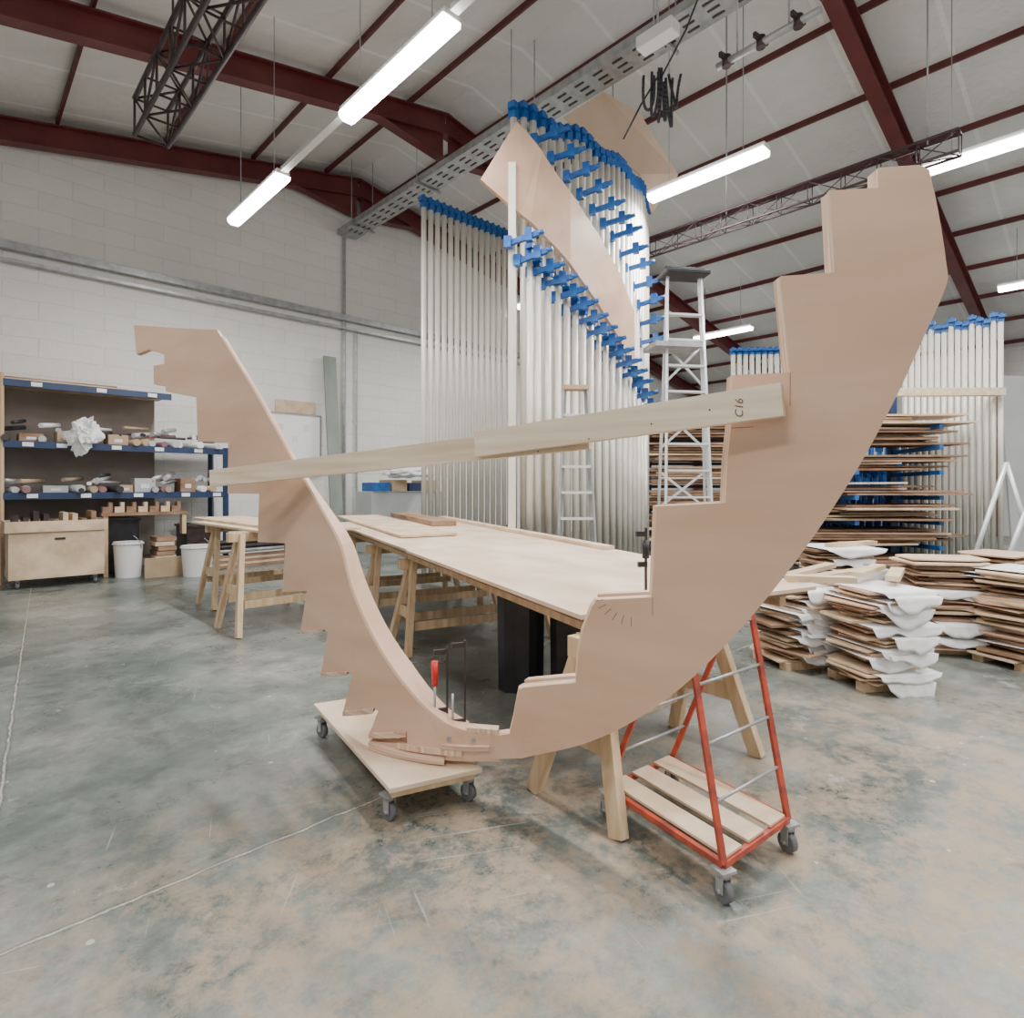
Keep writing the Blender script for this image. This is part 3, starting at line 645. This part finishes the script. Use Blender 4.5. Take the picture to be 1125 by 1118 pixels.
t=thing('plywood_cabinet',B(1.1,10.8),'rolling plywood box cabinet with tray top on casters','cabinet')
bbox(MB(),.6,1.68,10.45,11.05,.13,.78).done('body',ply3,t,bevel=.004)
w=MB(); bbox(w,.56,1.72,10.41,11.09,.78,.80);bbox(w,.56,1.72,10.41,10.43,.80,.93);bbox(w,.56,1.72,11.07,11.09,.80,.93);bbox(w,.56,.58,10.43,11.07,.80,.93);bbox(w,1.70,1.72,10.43,11.07,.80,.93); w.done('tray',ply3,t)
bbox(MB(),1.1,1.22,10.44,10.452,.66,.69).done('hand_slot',black,t)
for bx in (.7,1.58):
    for by in (10.52,10.98):
        p=B(bx,by); caster(t,p.x,p.y,.13,YAW)
random.seed(5)
for i in range(9):
    x=.65+.11*i; bbox(MB(),x,x+.06,10.5,10.95,.805,.93+.14*random.random()).done('wood_offcut',random.choice((ply3,ply2,darkst)),label='wood offcut standing in the cabinet tray',category='wood offcut',group='offcuts in the cabinet tray')
# stepped wooden pieces behind the cabinet
for i in range(7):
    x=1.75+.16*i; w=MB(); z0=1.0
    w.prism([B(x,11.02,z0),B(x+.13,11.02,z0),B(x+.13,11.02,z0+.16),B(x+.08,11.02,z0+.16),B(x+.08,11.02,z0+.09),B(x,11.02,z0+.09)],B(0,.12)); w.done('stepped_block',ply3 if i%2 else ply2,label='small stepped wood block in a row below the shelf',category='wood block',group='stepped blocks below the shelf')
bbox(MB(),1.73,2.95,10.98,11.17,.95,.998).done('timber_plank',ply2,label='plank shelf carrying a row of stepped wood blocks',category='wood plank')
for x in (1.76,2.86): bbox(MB(),x,x+.06,11.0,11.15,.0 if x<2 else .62,.949).done('wood_support',pinev,label='upright timber support under the plank shelf',category='wood post',group='supports under the plank shelf')
for i in range(8):
    bbox(MB(),2.40+.02*(i%3),2.67+.03*(i%2),10.7,11.15,.01+.075*i,.075+.075*i).done('timber_block',ply3 if i%3==0 else ply2,label='reddish timber block in a stack below the shelving',category='wood block',group='timber blocks below the shelving')
for i,(x0,x1,h,mt) in enumerate(((-.6,.35,.8,black),(1.8,2.3,.9,black),(3.0,3.5,.75,darkst))):
    t=thing('storage_crate',B((x0+x1)/2,11.6),'black plastic storage crate under the shelving','crate','crates under the shelving')
    bbox(MB(),x0,x1,11.3,11.95,.0,h).done('body',mt,t,bevel=.02); w=MB(); bbox(w,x0-.02,x1+.02,11.28,11.97,h-.05,h-.01); w.done('rim',mt,t)
for i in range(5):
    MB().bar(B(3.1+.02*i,10.7,.03+.045*i),B(4.9,10.9,.03+.045*i),.09,.04).done('timber_plank',ply3 if i%2 else ply2,label='loose timber plank on the floor by the wall',category='wood plank',group='planks below the wall')
for i in range(12):
    r=.035; row=i//5; MB().cyl(B(2.95+.05*(i%3),10.66+.09*(i%5),.30+.075*row),B(4.8-.1*(i%4),10.80+.09*(i%5),.30+.075*row),r,10).done('steel_pipe',darkst if i%3 else galv,label='dark steel pipe lying in a bundle by the wall',category='pipe',group='pipe bundle by the wall')
bbox(MB(),2.2,2.95,10.45,10.5,.0,.30).done('cardboard_sheet',cardb,label='cardboard sheet standing in front of the timber stack',category='cardboard')
# wall things
w=MB(); w.bar(B(6.05,11.7,.0),B(6.05,12.1,4.25),.28,.05,B(1,0)); w.done('leaning_plank',greenp,label='grey green plank leaning upright against the wall',category='wood plank')
t=thing('whiteboard',B(5.3,12.2,1.9),'large white pin board with notes mounted on the wall','whiteboard')
bbox(MB(),4.78,5.85,12.16,12.22,1.7,2.93).done('board',M('board_white',(.93,.93,.93),None,rough=.3),t)
w=MB(); bbox(w,4.75,5.88,12.14,12.16,2.92,2.95);bbox(w,4.75,5.88,12.14,12.16,1.68,1.71);bbox(w,4.75,4.78,12.14,12.16,1.68,2.95);bbox(w,5.85,5.88,12.14,12.16,1.68,2.95); w.done('frame',galv,t)
for (x,z) in ((4.95,2.6),(5.25,2.35),(5.5,2.6)): w=MB(); bbox(w,x,x+.10,12.15,12.16,z,z+.12); w.done('note',paper,t)
bbox(MB(),4.9,5.75,12.17,12.21,2.96,3.22).done('wall_panel',ply3,label='tan plywood panel fixed on the wall above the board',category='wood panel')
t=thing('storage_cart',B(7.4,11.4),'low wooden bench stacked with small trays','storage bench')
bbox(MB(),6.5,8.4,11.1,11.8,.0,1.30).done('body',greyp,t)
for i in range(4): bbox(MB(),6.55+.43*i,6.55+.43*i+.38,11.05,11.6,1.31,1.50+.06*(i%2)).done('tray',(bluep,cardb,bluerack,cardb)[i],t,bevel=.01)
blob('plastic_sheet',B(7.3,10.9,1.72),(.5,.3,.12),white,9,.4,label='crumpled white plastic sheet on the stacked trays',category='plastic sheet')
# =========================================================== LUMBER RACKS
random.seed(21)
t=thing('lumber_rack',(5.6,9.0,0),'blue steel cantilever rack loaded with thin boards','lumber rack')
lvls=(.20,.56,.92,1.28,1.64,2.0,2.3)
for x in (4.9,6.1):
    MB().bar((x,9.5,0),(x,9.5,3.0),.1,.1,(1,0,0)).done('upright',bluerack,t)
    for z in lvls: MB().bar((x,9.5,z-.05),(x,8.4,z-.03),.06,.06).done('arm',bluep,t)
for lv in lvls:
    for i in range(random.choice((5,6,7)) if lv<2.2 else 4):
        x0=4.45+random.uniform(-.3,.4); x1=6.1+random.uniform(-.5,.5); y=8.95+random.uniform(-.16,.12); z=lv+.038*i
        MB().bar((x0,y,z+.018),(x1,y+random.uniform(-.2,.2),z+.018+random.uniform(0,.012)),.8+random.uniform(-.2,.2),.026).done('lumber_board',random.choice((ply2,ply3,ply2,ply2,mdf)),label='thin board lying in the lumber rack',category='wood board',group='boards in the blue lumber rack')
MB().bar((5.4,8.5,2.76),(7.2,8.7,2.80),.14,.11).done('timber_plank',pine,label='long pine plank on top of the lumber rack',category='wood plank')
t=thing('lumber_rack',(3.2,9.9,0),'steel rack stacked with brown boards behind the ladder','lumber rack')
for x in (2.35,4.2): MB().bar((x,10.2,0),(x,10.2,2.9),.09,.09,(1,0,0)).done('upright',bluerack,t)
lv2=(.3,.68,1.06,1.44,1.82,2.2)
for z in lv2: MB().bar((2.2,9.9,z-.03),(4.4,9.9,z-.03),.05,.05).done('arm',darkst,t)
for lv in lv2:
    for i in range(7):
        x0=2.1+random.uniform(-.1,.25); x1=4.3+random.uniform(-.4,.3); y=9.75+random.uniform(-.1,.1); z=lv+.042*i
        MB().bar((x0,y,z+.02),(x1,y+random.uniform(-.12,.12),z+.02),.7,.030).done('lumber_board',random.choice((ply2,ply2,ply3)),label='brown board stacked in the rack behind the ladder',category='wood board',group='boards in the brown lumber rack')
for i in range(3):
    MB().bar((8.0+.42*i,9.2-.2*i,0),(8.1+.42*i,9.6-.2*i,3.2),.4,.04,(1,0,0)).done('grey_panel',greyp,label='tall grey panel leaning against the rack',category='panel',group='grey leaning panels')
t=thing('trestle_frame',(5.6,6.7,0),'white metal A-frame trestle standing beside the board piles','trestle')
for a,b_ in (((5.3,6.6,0),(5.95,6.6,1.7)),((6.5,6.6,0),(5.95,6.6,1.7)),((5.6,7.4,0),(6.1,7.3,1.7)),((6.7,7.4,0),(6.1,7.3,1.7))): MB().cyl(a,b_,.028,10).done('leg',alu,t)
for z in (.5,1.1): MB().cyl((5.30+.65*z/1.7,6.6,z),(6.5-.55*z/1.7,6.6,z),.02,8).done('rung',alu,t)
# =========================================================== PILES OF SHEETS
random.seed(31)
def wrapsheet(cx,cy,z,sx,sy,yaw,grp):
    w=MB(); nu=20; R=Matrix.Rotation(yaw,3,'Z'); sd=random.random()*50; drop=random.uniform(.04,.13)
    rows=[]
    u0=random.uniform(-1,-.5); u1=random.uniform(.5,1)
    for kx in range(8):
        row=[]
        for i in range(nu+1):
            u=u0+(u1-u0)*i/nu
            if kx<4: v=1-kx*(2/3); px,py,pz=u*sx/2,v*sy/2,0
            else:
                q=(kx-3)/4; env=math.sin(math.pi*min(1,max(0,i/nu)))**.35
                dd=drop*q*env*max(.3,.9+.9*noise.noise(V((u*1.6,sd,0)))); px=u*sx/2+.02*q*noise.noise(V((u*3,sd,q)));py=-sy/2-.010*q-.025*q*abs(noise.noise(V((u*4,q*2,sd)))); pz=-dd
            p=R@V((px,py,0)); row.append(w.bm.verts.new((cx+p.x,cy+p.y,z+pz)))
        rows.append(row)
    for kx in range(7):
        for i in range(nu): w.bm.faces.new((rows[kx][i],rows[kx][i+1],rows[kx+1][i+1],rows[kx+1][i])).smooth=True
    o=w.done('wrap_sheet',white,label='torn white wrapping sheet hanging between board offcuts',category='wrapping sheet',group=grp)
    md=o.modifiers.new('s','SOLIDIFY'); md.thickness=.0015
def pile(cx,cy,h,sx,sy,yaw,whitep_,grp,lab):
    for q in (-1,1):
        d=V((math.cos(yaw),math.sin(yaw),0)); p=V((-d.y,d.x,0)); c=V((cx,cy,.03))+p*q*sy*.3
        MB().bar(c-d*sx*.5,c+d*sx*.5,.08,.06).done('bearer_batten',pinev,label='short timber bearer under the pile',category='wood batten',group=grp+' bearers')
    z=.062
    while z<h:
        th=random.choice((.010,.012,.015,.02)); a=sx*random.uniform(.7,1.15); b_=sy*random.uniform(.75,1.1); yw=yaw+random.uniform(-.22,.22); ox=random.uniform(-.06,.06); oy=random.uniform(-.05,.05)
        w=MB(); R=Matrix.Rotation(yw,3,'Z'); poly=[]
        cut=random.uniform(.2,.9)
        for u,v in ((-1,-1),(cut,-1),(1,-cut),(1,1),(-.6,1),(-1,.6)):
            q=R@V((u*a/2,v*b_/2,0)); poly.append(V((cx+ox+q.x,cy+oy+q.y,z)))
        w.prism(poly,(0,0,th)); w.done('board_offcut',random.choice((ply3,ply3,mdf,ply2)),label=lab,category='wood offcut',group=grp)
        z+=th+.002
        if random.random()<.45: z+=.012
        if random.random()<whitep_:
            z+=.003; wrapsheet(cx+random.uniform(-.04,.04),cy+random.uniform(-.03,.0),z,sx*random.uniform(1.0,1.15),sy*random.uniform(1.12,1.22),yaw+random.uniform(-.08,.08),grp+' wrapping'); z+=.003
pile(2.28,4.75,.62,.52,.5,.3,.5,'offcuts in the first wrapped pile','cut plywood offcut stacked in a wrapped pile')
pile(2.62,4.25,.68,.5,.48,.15,.45,'offcuts in the second wrapped pile','cut plywood offcut stacked in a wrapped pile')
pile(3.75,5.15,.78,.62,.55,-.2,.10,'offcuts in the tall bare pile','bare plywood offcut stacked in a tall pile')
pile(4.12,4.75,.72,.66,.5,.35,.50,'offcuts in the last wrapped pile','cut plywood offcut stacked in a wrapped pile')
pile(3.15,5.75,.80,.60,.5,.1,.35,'offcuts in the rear wrapped pile','cut plywood offcut stacked in a wrapped pile')
pile(4.9,5.9,.75,.6,.5,.5,.2,'offcuts in the rear bare pile','plywood offcut stacked beside the racks')
for i,(a,b_) in enumerate((((2.2,4.7,.70),(2.75,5.1,.73)),((2.35,4.6,.70),(2.95,4.8,.74)),((2.5,4.3,.765),(2.95,4.75,.765)),((2.7,4.2,.75),(3.0,4.6,.76)),((3.0,5.6,.85),(3.6,5.9,.85)),((1.62,3.50,.865),(1.98,3.42,.865)))):
    MB().bar(a,b_,.09,.035).done('timber_plank',ply3,label='short timber plank lying on the wrapped pile' if i<5 else 'short timber plank projecting from the work table',category='wood plank',group='planks on the piles')
# =========================================================== world + camera
wd=bpy.data.worlds.new('world'); S.world=wd; wd.use_nodes=True; wd.node_tree.nodes['Background'].inputs[0].default_value=(1,.99,.98,1); wd.node_tree.nodes['Background'].inputs[1].default_value=.95
cd=bpy.data.cameras.new('camera'); cam=bpy.data.objects.new('camera',cd); COL.objects.link(cam)
cam.location=(0,0,1.4); cam.rotation_euler=(math.pi/2,0,0); cd.sensor_width=36; cd.lens=36*650/1125; cd.shift_y=-.0213; cd.clip_start=.05; cd.clip_end=200
S.camera=cam
